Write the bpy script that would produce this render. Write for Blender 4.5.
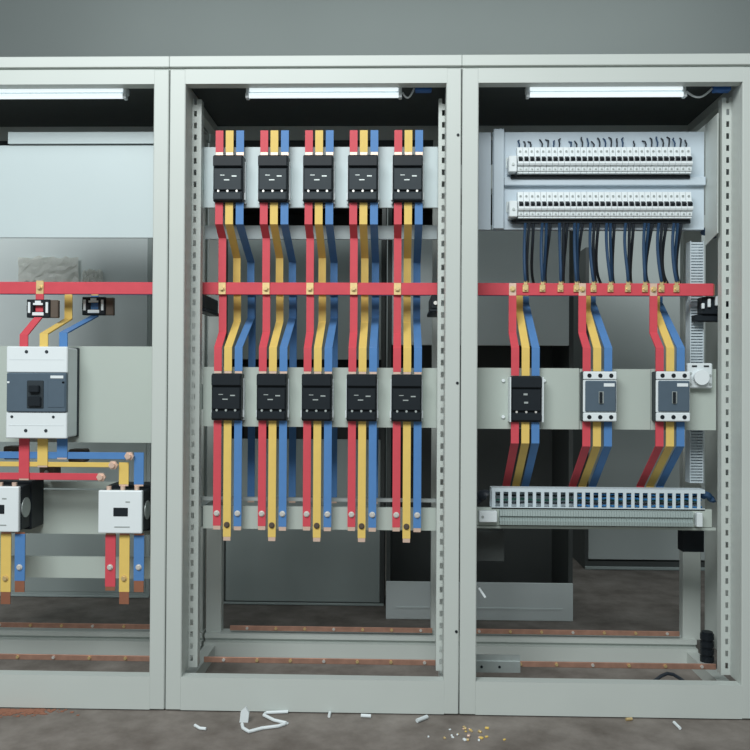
import bpy, bmesh, math, random
from mathutils import Vector, Matrix
for o in list(bpy.data.objects): bpy.data.objects.remove(o, do_unlink=True)
SC = bpy.context.scene
COL = SC.collection
random.seed(7)

# ---------------------------------------------------------------- camera
CX, CZ, CD, YAW, PITCH, ROLL, FPX = .2875, 1.1231, 2.8842, .0268, .0087, .0056, 850.
c, s = math.cos(YAW), math.sin(YAW); cp, sp = math.cos(PITCH), math.sin(PITCH)
FWD = Vector((-s*cp, c*cp, sp)); R0 = Vector((c, s, 0)); U0 = R0.cross(FWD)
RV = R0*math.cos(ROLL) + U0*math.sin(ROLL); UV = U0*math.cos(ROLL) - R0*math.sin(ROLL)
CAM = Vector((CX, -CD, CZ))
cd = bpy.data.cameras.new('camera'); co = bpy.data.objects.new('camera', cd); COL.objects.link(co)
cd.sensor_width = 36; cd.lens = FPX/750*36; cd.clip_start = .05; cd.clip_end = 60
m = Matrix((RV, UV, -FWD)).transposed().to_4x4(); m.translation = CAM
co.matrix_world = m
SC.camera = co

# ---------------------------------------------------------------- light and exposure
SC.view_settings.view_transform = 'Standard'; SC.view_settings.look = 'None'
SC.view_settings.gamma = 1; SC.view_settings.use_curve_mapping = False
SC.view_settings.exposure = 0.07
W = bpy.data.worlds.new('room_ambience'); SC.world = W; W.use_nodes = True
W.node_tree.nodes['Background'].inputs[0].default_value = (.86, .97, 1.0, 1)
W.node_tree.nodes['Background'].inputs[1].default_value = .26
LAMP_E = .8      # glow of the tubes in the door heads
def area(name, loc, target, sx, sy, power, col):
    d = bpy.data.lights.new(name, 'AREA'); d.shape = 'RECTANGLE'; d.size = sx; d.size_y = sy; d.energy = power; d.color = col
    o = bpy.data.objects.new(name, d); COL.objects.link(o); o.location = loc
    o.rotation_euler = (Vector(target)-Vector(loc)).to_track_quat('-Z', 'Y').to_euler()
    return o
area('workshop_ceiling_light', (-.9, -4.0, 4.3), (0, -.2, 1.1), 3.8, 1.6, 255, (.96, 1.0, 1.0))
area('rear_ceiling_light', (.3, 2.9, 4.3), (.3, 4.1, 1.6), 5.0, .8, 20, (.95, 1.0, .97))

def U(u, v, Y=0.0):
    """where the sight line of a photograph point meets the upright plane at depth Y"""
    d = FWD*FPX + RV*(u-375) - UV*(v-375)
    t = (Y+CD)/d.y
    p = CAM + d*t
    return p.x, p.z
def UX(u, v, Y): return U(u, v, Y)[0]
def UZ(u, v, Y): return U(u, v, Y)[1]

# ---------------------------------------------------------------- materials
MATS = {}
def mat(name, col, rough=.5, metal=0., var=.06, scale=14., bump=0., spec=.5):
    if name in MATS: return MATS[name]
    M = bpy.data.materials.new(name); M.use_nodes = True; nt = M.node_tree; b = nt.nodes['Principled BSDF']
    b.inputs['Roughness'].default_value = rough; b.inputs['Metallic'].default_value = metal
    b.inputs['Specular IOR Level'].default_value = spec
    tc = nt.nodes.new('ShaderNodeTexCoord'); nz = nt.nodes.new('ShaderNodeTexNoise')
    nz.inputs['Scale'].default_value = scale; nz.inputs['Detail'].default_value = 4
    nt.links.new(tc.outputs['Object'], nz.inputs['Vector'])
    mx = nt.nodes.new('ShaderNodeMix'); mx.data_type = 'RGBA'
    mx.inputs[6].default_value = (*[max(0, x*(1-var)) for x in col], 1)
    mx.inputs[7].default_value = (*[min(1, x*(1+var)) for x in col], 1)
    nt.links.new(nz.outputs['Fac'], mx.inputs[0]); nt.links.new(mx.outputs[2], b.inputs['Base Color'])
    if bump:
        bp = nt.nodes.new('ShaderNodeBump'); bp.inputs['Strength'].default_value = bump; bp.inputs['Distance'].default_value = .002
        nt.links.new(nz.outputs['Fac'], bp.inputs['Height']); nt.links.new(bp.outputs['Normal'], b.inputs['Normal'])
    MATS[name] = M
    return M
PAINT = mat('grey_powder_coat', (.555, .60, .57), .42, 0, .03, 5)
PLATE = mat('plate_powder_coat', (.47, .53, .485), .5, 0, .03, 5)
PLATEB = mat('pale_plate_coat', (.55, .64, .655), .4, 0, .03, 5)
GALV = mat('galvanised_steel', (.50, .55, .54), .42, .55, .10, 40)
DBLUE = mat('pale_blue_grey_coat', (.56, .65, .72), .45, 0, .03, 6)
WHITE = mat('white_plastic', (.80, .86, .88), .4, 0, .02, 20)
IVORY = mat('light_grey_plastic', (.72, .78, .80), .45, 0, .03, 20)
RED = mat('red_heat_shrink', (.66, .085, .11), .45, 0, .10, 25, spec=.22)
YEL = mat('yellow_heat_shrink', (.80, .57, .16), .45, 0, .08, 25, spec=.22)
BLU = mat('blue_heat_shrink', (.095, .24, .52), .45, 0, .10, 25, spec=.22)
BLACK = mat('black_plastic', (.015, .020, .025), .42, 0, .15, 30, spec=.22)
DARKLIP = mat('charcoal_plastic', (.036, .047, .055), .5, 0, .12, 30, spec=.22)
SLATE = mat('slate_blue_plastic', (.085, .125, .165), .45, 0, .08, 30)
COPPER = mat('bare_copper', (.55, .24, .15), .45, .8, .22, 30)
DULLCU = mat('dull_copper', (.55, .31, .23), .5, .6, .35, 22)
BRASS = mat('brass', (.82, .62, .30), .42, .6, .15, 40)
STEEL = mat('zinc_bolt', (.80, .78, .74), .4, .5, .08, 40)
PINK = mat('tinned_copper', (.85, .62, .50), .42, .45, .10, 40)
BROWN = mat('brown_resin', (.10, .075, .055), .55, 0, .15, 30)
WIREB = mat('navy_wire', (.016, .055, .125), .5, 0, .15, 30)
WIREK = mat('black_wire', (.018, .025, .035), .5, 0, .1, 30)
WIREL = mat('bright_blue_wire', (.03, .20, .48), .5, 0, .1, 30)
GREENW = mat('green_wire', (.05, .22, .16), .5, 0, .1, 30)
DUCT = mat('duct_plastic', (.62, .71, .76), .5, 0, .03, 20)
TERM = mat('terminal_plastic', (.33, .40, .39), .55, 0, .06, 60)
BLUECON = mat('blue_connector_plastic', (.04, .15, .45), .45, 0, .05, 30)
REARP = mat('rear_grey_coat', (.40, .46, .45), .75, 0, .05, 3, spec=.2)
REARD = mat('rear_dark_tone', (.07, .08, .078), .6, 0, .15, 3)  # dark tone holds the shade inside the rear cabinets
FILM = mat('plastic_film', (.93, .94, .90), .3, 0, .06, 30)
ROOFSHADE = mat('roof_shade_dark', (.06, .075, .076), .8, 0, .1, 30)  # shade of the roof underside, put into the colour
REARL = mat('rear_lit_coat', (.72, .79, .79), .8, 0, .05, 3, spec=.15)  # paler copy of the rear grey, with incoming light in its colour
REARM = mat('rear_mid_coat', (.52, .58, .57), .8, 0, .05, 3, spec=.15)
DUST = mat('orange_dust', (.30, .13, .08), .9, 0, .25, 60)

# ---------------------------------------------------------------- mesh helpers
class MB:
    def __init__(self): self.bm = bmesh.new()
    def box(self, x0, x1, y0, y1, z0, z1, bev=0.0, seg=1):
        x0, x1 = sorted((x0, x1)); y0, y1 = sorted((y0, y1)); z0, z1 = sorted((z0, z1))
        bm = self.bm
        v = [bm.verts.new(p) for p in ((x0,y0,z0),(x1,y0,z0),(x1,y1,z0),(x0,y1,z0),(x0,y0,z1),(x1,y0,z1),(x1,y1,z1),(x0,y1,z1))]
        fs = [bm.faces.new([v[i] for i in q]) for q in ((0,3,2,1),(4,5,6,7),(0,1,5,4),(1,2,6,5),(2,3,7,6),(3,0,4,7))]
        if bev > 0:
            es = {e for f in fs for e in f.edges}
            bmesh.ops.bevel(bm, geom=list(es), offset=bev, segments=seg, affect='EDGES', profile=.5)
        return self
    def prism(self, pts, x0, x1):
        """(y, z) outline pulled along x"""
        bm = self.bm
        a = [bm.verts.new((x0, y, z)) for y, z in pts]; b = [bm.verts.new((x1, y, z)) for y, z in pts]
        n = len(pts)
        bm.faces.new(a); bm.faces.new(b[::-1])
        for i in range(n): bm.faces.new((a[i], b[i], b[(i+1) % n], a[(i+1) % n]))
        return self
    def prism_xz(self, pts, y0, y1):
        bm = self.bm
        a = [bm.verts.new((x, y0, z)) for x, z in pts]; b = [bm.verts.new((x, y1, z)) for x, z in pts]
        n = len(pts)
        bm.faces.new(a); bm.faces.new(b[::-1])
        for i in range(n): bm.faces.new((a[i], b[i], b[(i+1) % n], a[(i+1) % n]))
        return self
    def cyl(self, p0, p1, r, seg=12, r2=None):
        p0 = Vector(p0); p1 = Vector(p1); d = (p1-p0)
        q = d.to_track_quat('Z', 'Y'); r2 = r if r2 is None else r2
        bm = self.bm
        a = [bm.verts.new(p0 + q @ Vector((r*math.cos(2*math.pi*i/seg), r*math.sin(2*math.pi*i/seg), 0))) for i in range(seg)]
        b = [bm.verts.new(p1 + q @ Vector((r2*math.cos(2*math.pi*i/seg), r2*math.sin(2*math.pi*i/seg), 0))) for i in range(seg)]
        bm.faces.new(a[::-1]); bm.faces.new(b)
        for i in range(seg): bm.faces.new((a[i], a[(i+1) % seg], b[(i+1) % seg], b[i]))
        return self
    def tube(self, pts, r, seg=8):
        P = [Vector(p) for p in pts]; bm = self.bm; rings = []
        ref = Vector((.3, .9, .31)).normalized()
        for i, p in enumerate(P):
            t = (P[min(i+1, len(P)-1)] - P[max(i-1, 0)]).normalized()
            a = t.cross(ref)
            if a.length < .05: a = t.cross(Vector((1, 0, 0)))
            a.normalize(); b = t.cross(a)
            rings.append([bm.verts.new(p + a*(r*math.cos(2*math.pi*k/seg)) + b*(r*math.sin(2*math.pi*k/seg))) for k in range(seg)])
        for A, B in zip(rings, rings[1:]):
            for k in range(seg): bm.faces.new((A[k], A[(k+1) % seg], B[(k+1) % seg], B[k]))
        bm.faces.new(rings[0][::-1]); bm.faces.new(rings[-1])
        return self
    def ribbon(self, path, w, t):
        """flat bar: path in (y, z), width w along x about x=0, thickness t"""
        n = len(path); L = []; R = []
        for i in range(n):
            y, z = path[i]
            d0 = Vector((path[i][0]-path[max(i-1,0)][0], path[i][1]-path[max(i-1,0)][1]))
            d1 = Vector((path[min(i+1,n-1)][0]-path[i][0], path[min(i+1,n-1)][1]-path[i][1]))
            d0 = d0.normalized() if d0.length > 1e-9 else d1.normalized()
            d1 = d1.normalized() if d1.length > 1e-9 else d0
            tt = (d0+d1).normalized(); nn = Vector((-tt.y, tt.x)); k = max(.5, tt.dot(d0))
            L.append((y+nn.x*t/2/k, z+nn.y*t/2/k)); R.append((y-nn.x*t/2/k, z-nn.y*t/2/k))
        return self.prism(L + R[::-1], -w/2, w/2)
    def mesh(self, name, mt, smooth=False):
        bmesh.ops.recalc_face_normals(self.bm, faces=self.bm.faces)
        me = bpy.data.meshes.new(name); self.bm.to_mesh(me); self.bm.free()
        me.materials.append(mt)
        if smooth:
            me.polygons.foreach_set('use_smooth', [True]*len(me.polygons))
            try: me.set_sharp_from_angle(angle=math.radians(40))
            except Exception: pass
        return me
    def build(self, name, mt, parent=None, smooth=False, loc=None, label=None):
        o = bpy.data.objects.new(name, self.mesh(name, mt, smooth)); COL.objects.link(o)
        if parent is not None: o.parent = parent
        if loc is not None: o.location = loc
        if label: o['label'] = label
        return o
def tag(o, label, cat, group=None, kind=None):
    o['label'] = label; o['category'] = cat
    if group: o['group'] = group
    if kind: o['kind'] = kind
    return o
def thing(name, loc, label, cat, group=None):
    o = bpy.data.objects.new(name, None); COL.objects.link(o); o.location = loc; o.empty_display_size = .05
    return tag(o, label, cat, group)
KIDS = {}
def copy_tree(o, loc, label=None, parent=None):
    c2 = o.copy(); COL.objects.link(c2)
    if parent is None: c2.location = loc
    else: c2.parent = parent
    if label: c2['label'] = label
    for ch in [x for x in o.children]: copy_tree(ch, None, None, c2)
    return c2
def struct(o): o['kind'] = 'structure'; return o
ORD = ('first second third fourth fifth sixth seventh eighth ninth tenth eleventh twelfth thirteenth fourteenth fifteenth sixteenth seventeenth eighteenth nineteenth '
       'twentieth twenty-first twenty-second twenty-third twenty-fourth twenty-fifth twenty-sixth twenty-seventh twenty-eighth twenty-ninth thirtieth').split()

# ---------------------------------------------------------------- the room
FB = MB(); FB.box(-9, 9, -6, 4.2, -.1, 0)
fm = mat('stained_concrete', (.115, .098, .085), .7, 0, .0, 3, 0)
nt = fm.node_tree; bs = nt.nodes['Principled BSDF']
for l in list(bs.inputs['Base Color'].links): nt.links.remove(l)
tc = nt.nodes.new('ShaderNodeTexCoord'); n1 = nt.nodes.new('ShaderNodeTexNoise'); n1.inputs['Scale'].default_value = 5; n1.inputs['Detail'].default_value = 8; n1.inputs['Roughness'].default_value = .65
cr = nt.nodes.new('ShaderNodeValToRGB'); cr.color_ramp.elements[0].position = .32; cr.color_ramp.elements[0].color = (.12, .10, .085, 1)
cr.color_ramp.elements[1].position = .70; cr.color_ramp.elements[1].color = (.28, .25, .225, 1)
nt.links.new(tc.outputs['Object'], n1.inputs['Vector']); nt.links.new(n1.outputs['Fac'], cr.inputs[0]); nt.links.new(cr.outputs[0], bs.inputs['Base Color'])
struct(FB.build('floor', fm))
WM = mat('grey_plaster', (.27, .305, .30), .9, 0, .05, 1.2, .1)
struct(MB().box(-9, 9, 4.0, 4.2, 0, 6).build('wall_back', WM))

# ---------------------------------------------------------------- cabinets
H = 2.192; CAPZ = 2.2369; DEP = .65
def post(mb, x0, x1, y0, y1, z0, z1, sw=.010, pitch=.0418, sh=.020):
    """upright of folded sheet, a ladder of slots in its front face"""
    t = .003; xm = (x0+x1)/2
    mb.box(x0, xm-sw/2, y0, y0+t, z0, z1); mb.box(xm+sw/2, x1, y0, y0+t, z0, z1)
    z = z0
    n = int((z1-z0)/pitch)
    for i in range(n+1):
        a = z0 + i*pitch; b = min(a + pitch - sh, z1)
        mb.box(xm-sw/2, xm+sw/2, y0, y0+t, a, b)
    mb.box(x0, x0+t, y0+t, y1, z0, z1); mb.box(x1-t, x1, y0+t, y1, z0, z1)
YPO = .10
def cabinet(X0, label, open_px, post_px, has_wall=(False, False)):
    """X0..X0+1 : frame with door opening, roof, posts, beams"""
    X1 = X0+1; g = .0018
    T = thing('switchgear_cabinet', (X0, 0, 0), label, 'cabinet')
    def bx(mb, x0, x1, *a, **k): return mb.box(x0-X0, x1-X0, *a, **k)
    ol, orr, ob, ot = open_px                      # door opening in metres
    f = MB()
    bx(f, X0+g, ol, 0, .028, .004, H, bev=.003); bx(f, orr, X1-g, 0, .028, .004, H, bev=.003)
    bx(f, ol-.002, orr+.002, .0005, .0275, ot, H); bx(f, ol-.002, orr+.002, .0005, .0275, .004, ob)
    # folded returns around the opening
    bx(f, ol-.003, ol-.0005, .0275, YPO-.004, ob, ot); bx(f, orr+.0005, orr+.003, .0275, YPO-.004, ob, ot)
    bx(f, ol, orr, .0275, .045, ot, ot+.003); bx(f, ol, orr, .0275, .045, ob-.003, ob)
    f.build('front_frame', PAINT, T)
    r = MB(); bx(r, X0+.0003, X1-.0003, -.003, DEP, H+.007, CAPZ, bev=.002); bx(r, X0+.0003, X1-.0003, .008, DEP, H, H+.0069); r.build('roof', PAINT, T)
    r = MB(); bx(r, X0+.036, X1-.036, .046, DEP-.041, H-.012, H-.0005); bx(r, X0+.036, X1-.036, DEP-.0409, DEP-.03, H-.17, H-.071); r.build('roof_shade', ROOFSHADE, T)  # dark sheets added under the roof and at its back to give shade
    q = MB(); bx(q, X0+.005, X1-.005, .0285, .075, 0.0, .05)
    bx(q, X0+.005, X1-.005, DEP-.09, DEP-.02, 0, .062); bx(q, X0+.005, X1-.005, DEP-.06, DEP-.02, .062, .076); bx(q, X0+.005, X1-.005, DEP-.075, DEP-.001, .076, .094)
    bx(q, X0+.005, X0+.05, .0751, DEP-.0901, 0, .05); bx(q, X1-.05, X1-.005, .0751, DEP-.0901, 0, .05); q.build('bottom_frame', PAINT, T)
    q = MB(); bx(q, X0+.005, X1-.005, DEP-.04, DEP-.001, H-.07, H+.002)
    bx(q, X0+.005, X0+.035, .06, DEP-.04, H-.045, H+.002); bx(q, X1-.035, X1-.005, .06, DEP-.04, H-.045, H+.002); q.build('top_frame', PAINT, T)
    for (a, b) in post_px:
        p = MB(); post(p, a-X0, b-X0, YPO, YPO+.035, UZ(320, 669, YPO), UZ(320, 99, YPO)); p.build('slotted_post', PAINT, T)
    return T
OT = UZ(315, 83.3, 0); OB = UZ(315, 679.3, 0)
OPM = (UX(183.5, 380, 0), UX(445, 380, 0), OB, OT)
w_l = OPM[0]+.5; w_r = .5-OPM[1]
OPL = (-1.5+w_l, UX(151.5, 380, 0), OB, OT)
OPR = (UX(477.5, 380, 0), UX(742.3, 380, 0), OB, OT)
pm = [(UX(187.5, 380, .1), UX(199.5, 380, .1)), (UX(437.3, 380, .1), UX(447, 380, .1))]
pr = [(OPR[0]-.045, OPR[0]-.004), (UX(721.5, 380, .1), UX(733, 380, .1))]
pl = [(-1.46, -1.42), (OPL[1]+.004, OPL[1]+.045)]
CL = cabinet(-1.5, 'grey open cabinet cut off by the picture edge, holding the big moulded breaker', OPL, pl)
CM = cabinet(-.5, 'grey open cabinet in the middle, holding two rows of five black contactors', OPM, pm)
CR = cabinet(.5, 'grey open cabinet holding the miniature breakers and three feeder breakers', OPR, pr)
# rear posts
def rear_post(T, X0, x0, x1): MB().box(x0-X0, x1-X0, DEP-.05, DEP-.002, .086, H-.072, bev=.003).build('rear_post', PAINT, T)
Yb = DEP-.05
rear_post(CM, -.5, UX(206, 580, Yb), UX(221.5, 580, Yb)); rear_post(CM, -.5, UX(431, 580, Yb), UX(443, 580, Yb))
rear_post(CR, .5, UX(683, 580, Yb), UX(701, 580, Yb)); rear_post(CR, .5, .506, .53)
rear_post(CL, -1.5, -.56, -.51); rear_post(CL, -1.5, -1.49, -1.44)
# closed end wall of the miniature-breaker cabinet
xw = UX(705, 400, .6)
MB().box(xw-.5, xw+.003-.5, .09, DEP-.052, .09, H-.05).build('side_panel', PAINT, CR)
# black lock-hole plugs on the middle frame
for u, v in ((458, 135), (457.3, 383), (456.3, 631.5)):
    x, z = U(u, v, 0); MB().cyl((x+.5, -.0025, z), (x+.5, .004, z), .0048, 12).build('hole_plug', BLACK, CM)

def plate(T, X0, u0, u1, v0, v1, Y, mt=PLATE, name='mounting_plate', lip=.012, bev=.0):
    um = (u0+u1)/2; vm = (v0+v1)/2
    x0 = UX(u0, vm, Y); x1 = UX(u1, vm, Y); z0 = UZ(um, v1, Y); z1 = UZ(um, v0, Y)
    b = MB(); b.box(x0-X0, x1-X0, Y, Y+.003, z0, z1)
    if lip: b.box(x0-X0, x1-X0, Y+.003, Y+.003+lip, z0, z0+.003); b.box(x0-X0, x1-X0, Y+.003, Y+.003+lip, z1-.003, z1)
    b.build(name, mt, T)
    return x0, x1, z0, z1
PM = .15
xl0, xl1 = pm[0][1]-.012, pm[1][0]+.012
uL, uR = 203, 439
plate(CM, -.5, uL, uR, 147, 207.5, PM, PLATEB); plate(CM, -.5, 205, 437, 225.5, 239, .25, PLATEB, 'mounting_rail')
plate(CM, -.5, uL, uR, 367.5, 427, PM); plate(CM, -.5, uL, uR, 507, 529.5, PM, PLATE, 'mounting_rail')
zz = UZ(320, 500.5, PM); b = MB(); b.box(xl0+.5, xl1+.5, PM+.02, PM+.04, zz-.006, zz+.006); b.build('cable_rail', GALV, CM)
# side rails that carry the plates
for v in (177, 232, 397, 515):
    z = UZ(320, v, PM)
    b = MB(); b.box(.004, pm[0][1]+.5-.006, .12, PM-.001, z-.025, z+.025) if False else None
for v0, v1 in ((165, 190), (385, 410), (508, 528)):
    z1, z0 = UZ(320, v0, PM), UZ(320, v1, PM)
    sr = MB(); sr.box(UX(203, 380, PM)+.5-.028, UX(203, 380, PM)+.5-.001, YPO+.036, DEP-.052, z0, z1); sr.build('depth_rail', GALV, CM)

# left cabinet plates
PLU, PL2, PL3 = .22, .127, .25
plate(CL, -1.5, -85, 158, 145.5, 237.5, PLU, PLATEB)
plate(CL, -1.5, 8, 158, 132, 143.5, PLU-.01, PLATEB, 'mounting_rail')
plate(CL, -1.5, -85, 156, 346, 442, PL2)
plate(CL, -1.5, -75, 160, 490, 533.5, PL3); plate(CL, -1.5, -75, 160, 481.5, 488, PL3+.02, PLATE, 'mounting_rail')
plate(CL, -1.5, -75, 155, 556.5, 577.5, PL3-.03, PLATE, 'support_rail')
# right cabinet plates
PR = .125
plate(CR, .5, 474, 579, 368, 429, PR); 
plate(CR, .5, 579.6, 650.5, 369, 429.5, PR); plate(CR, .5, 651, 716, 369, 430, PR)
PD = .22
bx0, bx1, bz0, bz1 = plate(CR, .5, 492.5, 704, 132, 229.5, PD, DBLUE, 'distribution_plate', .03)
b = MB(); x0 = UX(478.5, 180, PD); b.box(x0-.5, UX(491, 180, PD)-.5, PD+.002, PD+.03, bz0, bz1); b.build('plate_upright', DBLUE, CR)
b = MB(); x0 = UX(493, 180, PD); b.box(x0-.5, UX(503.5, 180, PD)-.5, PD-.018, PD-.001, bz0, bz1+.008, bev=.002); b.build('plate_upright', DBLUE, CR)
b = MB(); b.box(UX(503.8, 180, PD)-.5, UX(704, 180, PD)-.5, PD-.02, PD-.001, UZ(600, 186.5, PD), UZ(600, 178, PD), bev=.002); b.build('cross_rail', DBLUE, CR)
xs = UX(704.5, 180, PD)    # bent side flange of the distribution plate, running forward
b = MB(); b.prism([(PD-.002, UZ(704, 246, PD)), (PD-.002, UZ(704, 125, PD)), (.10, UZ(718, 113, .10)), (.10, UZ(718, 233, .10))], xs-.5+.002, xs-.5+.005)
b.build('side_flange', PAINT, CR)
for v in (515.,):
    pass

# ---------------------------------------------------------------- rear enclosures and the clutter behind
def rear_cabinet(u0, u1, Y, h, label, panels, plinth=.1, dark=True, depth=.5):
    x0, x1 = UX(u0, 500, Y), UX(u1, 500, Y)
    T = thing('rear_cabinet', (x0, Y, 0), label, 'cabinet')
    w = x1-x0
    b = MB(); t = .02
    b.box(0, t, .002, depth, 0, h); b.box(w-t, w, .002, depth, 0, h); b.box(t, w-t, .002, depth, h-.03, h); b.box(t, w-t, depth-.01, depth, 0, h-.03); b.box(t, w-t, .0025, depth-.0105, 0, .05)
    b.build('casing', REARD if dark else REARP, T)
    b = MB(); b.box(0, w, -.012, .0015, .0, plinth, bev=.003); b.box(t+.03, w-t-.03, -.016, -.0121, plinth*.30, plinth*.34); b.build('plinth', REARL if plinth > .05 else REARP, T)  # tall plinth wears the lit tone, standing for light falling low down
    for (z0, z1, mt) in panels:
        b = MB(); b.box(t+.001, w-t-.001, .0, .02, z0, z1, bev=.003); b.build('door', mt, T)
    return T
Y1, Y2 = 1.40, 1.17
def zz_(v, Y): return UZ(400, v, Y)
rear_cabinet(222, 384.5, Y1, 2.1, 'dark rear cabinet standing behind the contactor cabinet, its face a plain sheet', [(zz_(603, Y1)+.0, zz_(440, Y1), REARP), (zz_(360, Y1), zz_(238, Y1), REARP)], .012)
rear_cabinet(386.5, 573, Y2, 2.05, 'rear cabinet with lit-toned lower face and open shade-dark middle, behind the cabinet seam', [(zz_(345, Y2), zz_(225, Y2), REARL)], zz_(581, Y2), depth=.45)
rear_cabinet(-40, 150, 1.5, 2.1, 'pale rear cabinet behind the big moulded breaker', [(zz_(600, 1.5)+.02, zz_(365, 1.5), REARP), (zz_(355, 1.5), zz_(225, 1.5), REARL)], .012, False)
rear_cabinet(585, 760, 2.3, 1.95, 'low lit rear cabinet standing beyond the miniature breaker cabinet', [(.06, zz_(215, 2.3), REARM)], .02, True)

def film(u0, u1, v0, v1, Y, label, seed):
    x0, z1 = U(u0, v0, Y); x1, z0 = U(u1, v1, Y)
    rr = random.Random(seed); o = MB(); nx, nz = 14, 6
    V = [[o.bm.verts.new(((x1-x0)*i/nx, -.01-.012*rr.random(), (z1-z0)*(k/nz)+(rr.random()-.5)*.02)) for k in range(nz+1)] for i in range(nx+1)]
    for i in range(nx):
        for k in range(nz): o.bm.faces.new((V[i][k], V[i+1][k], V[i+1][k+1], V[i][k+1]))
    r_ = bmesh.ops.solidify(o.bm, geom=o.bm.faces[:], thickness=.002)
    return tag(o.build('plastic_film', FILM, None, False, (x0, Y-.004, z0)), label, 'film')
film(20, 80, 258, 282, 1.5, 'crumpled pale plastic film stuck on the rear cabinet above the red busbar', 3)
film(84, 104, 271, 284, 1.5, 'small whitish scrap of plastic film beside the larger crumpled one', 5)

# ---------------------------------------------------------------- lamps inside the door heads
LAMPM = mat('lit_tube', (.8, .85, .86), .4, 0, .01, 20)
LAMPM.node_tree.nodes['Principled BSDF'].inputs['Emission Color'].default_value = (.86, .97, 1, 1)
LAMPM.node_tree.nodes['Principled BSDF'].inputs['Emission Strength'].default_value = LAMP_E
def lamp(u0, u1, v, label, cable):
    Y = .07
    x0, z = U(u0, v, Y); x1 = UX(u1, v, Y); w = x1-x0
    T = thing('batten_lamp', (x0, Y, z), label, 'lamp')
    MB().box(0, w, -.004, .03, -.002, .022, bev=.003).build('housing', WHITE, T)
    MB().box(.013, w-.013, -.0075, -.0042, .003, .019, bev=.001).build('diffuser', LAMPM, T)
    b = MB(); b.cyl((.012, -.004, -.0115), (w-.012, -.004, -.0115), .0085, 14); b.build('tube', LAMPM, T, True)
    for a in (0, w-.012): MB().box(a, a+.012, -.014, .012, -.022, -.0025, bev=.002).build('end_cap', IVORY, T)
    MB().box(w*.35, w*.35+.012, 0, .02, .0225, OT+.03-z).build('clip', GALV, T); MB().box(w*.75, w*.75+.012, 0, .02, .0225, OT+.03-z).build('clip', GALV, T)
    if cable:
        cu, cv = cable
        xc, zc = U(cu, cv, .08)
        b = MB(); pts = []
        for i in range(9):
            t = i/8; pts.append((w+.001+(xc-x1-.004)*t, .01*t, .0-.025*math.sin(t*3.14)+(zc-z)*t))
        b.tube(pts, .0035); b.build('cable', IVORY, T, True)
        b = MB(); b.box(xc-x0, xc-x0+.058, -.005, .025, zc-z-.012, zc-z+.014, bev=.003); b.build('connector', BLUECON, T)
    return T
lamp(-62, 127, 94, 'white tube lamp in the door head of the big-breaker cabinet', None)
lamp(246, 402, 93, 'white tube lamp in the door head of the contactor cabinet', (415, 88.5))
lamp(526, 686, 92, 'white tube lamp in the door head above the miniature breakers', (713, 88.5))

# ---------------------------------------------------------------- busbars
YR, YY, YB = .18, .27, .355
DZ = {'r': 0, 'y': .010, 'b': .016}
BH = None
def busbar(x0, x1, Y, z, h, mt, label, holes=()):
    T = thing('busbar', (x0, Y, z), label, 'busbar')
    w = x1-x0
    b = MB(); b.box(.004, w-.004, -.004, .004, -h/2, h/2, bev=.0015); b.build('sleeve', mt, T)
    MB().box(0, .0039, -.003, .003, -h/2+.003, h/2-.003).build('copper_end', COPPER, T)
    MB().box(w-.0039, w, -.003, .003, -h/2+.003, h/2-.003).build('copper_end', COPPER, T)
    return T
zbar = UZ(400, 289, YR); hb = UZ(400, 283, YR)-UZ(400, 295.3, YR)
xmL, xmR = UX(198.5, 288, YR), UX(438.5, 288, YR)
xrL, xrR = UX(473, 288, YR), UX(714.5, 288, YR)
xlL, xlR = -1.40, UX(156, 288, YR)
for cab, a, b_ in (('contactor cabinet', xmL, xmR), ('miniature breaker cabinet', xrL, xrR), ('big-breaker cabinet', xlL, xlR)):
    busbar(a, b_, YR, zbar, hb, RED, 'red horizontal busbar across the '+cab)
    busbar(a+.02, b_-.02, YY, zbar+DZ['y'], hb, YEL, 'yellow horizontal busbar hidden behind the red one in the '+cab)
    busbar(a+.02, b_-.02, YB, zbar+DZ['b'], hb, BLU, 'blue horizontal busbar, deepest of three in the '+cab)
def holder(x, label, side):
    """black comb that carries the three busbars"""
    T = thing('busbar_support', (x, YR-.012, zbar-hb/2-.001), label, 'busbar support')
    b = MB(); b.box(-.016, .016, -.02, .22, -.05, -.0005, bev=.003); b.box(-.022, .022, -.022, .23, -.062, -.0505, bev=.003); b.build('body', BLACK, T)
    for k in range(3):
        b = MB(); b.cyl((0, -.027, -.03), (0, -.0201, -.03), .007, 10); b.build('screw', STEEL, T, True) if k == 0 else b.bm.free()
    return T
holder(xmL+.012, 'black support under the busbar ends beside the first contactor column', 1)
holder(xmR-.012, 'black support under the busbar ends beside the fifth contactor column', -1)
# wide three-screw support at the end wall
T = thing('busbar_support', (UX(711, 305, .2), .2, UZ(711, 306, .2)), 'black busbar support with three white screws on the end wall', 'busbar support')
x_, z_ = UX(711, 305, .2), UZ(711, 306, .2)
b = MB(); b.box(UX(702, 305, .2)-x_, xw-x_-.001, .0, .05, -.030, zbar-hb/2-z_-.0006, bev=.003); b.box(UX(696, 318, .2)-x_, xw-x_-.001, .01, .05, -.055, -.0305, bev=.003); b.build('body', BLACK, T)
for u, v, hh in ((703.3, 306, .020), (709.5, 303, .03), (717, 301, .034)):
    xx = min(UX(u, v, .19)-x_, xw-x_-.008)
    MB().box(xx-.005, xx+.005, -.012, -.0002, UZ(u, v, .19)-z_-hh/2, UZ(u, v, .19)-z_+hh/2, bev=.002).build('screw', WHITE, T)

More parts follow.
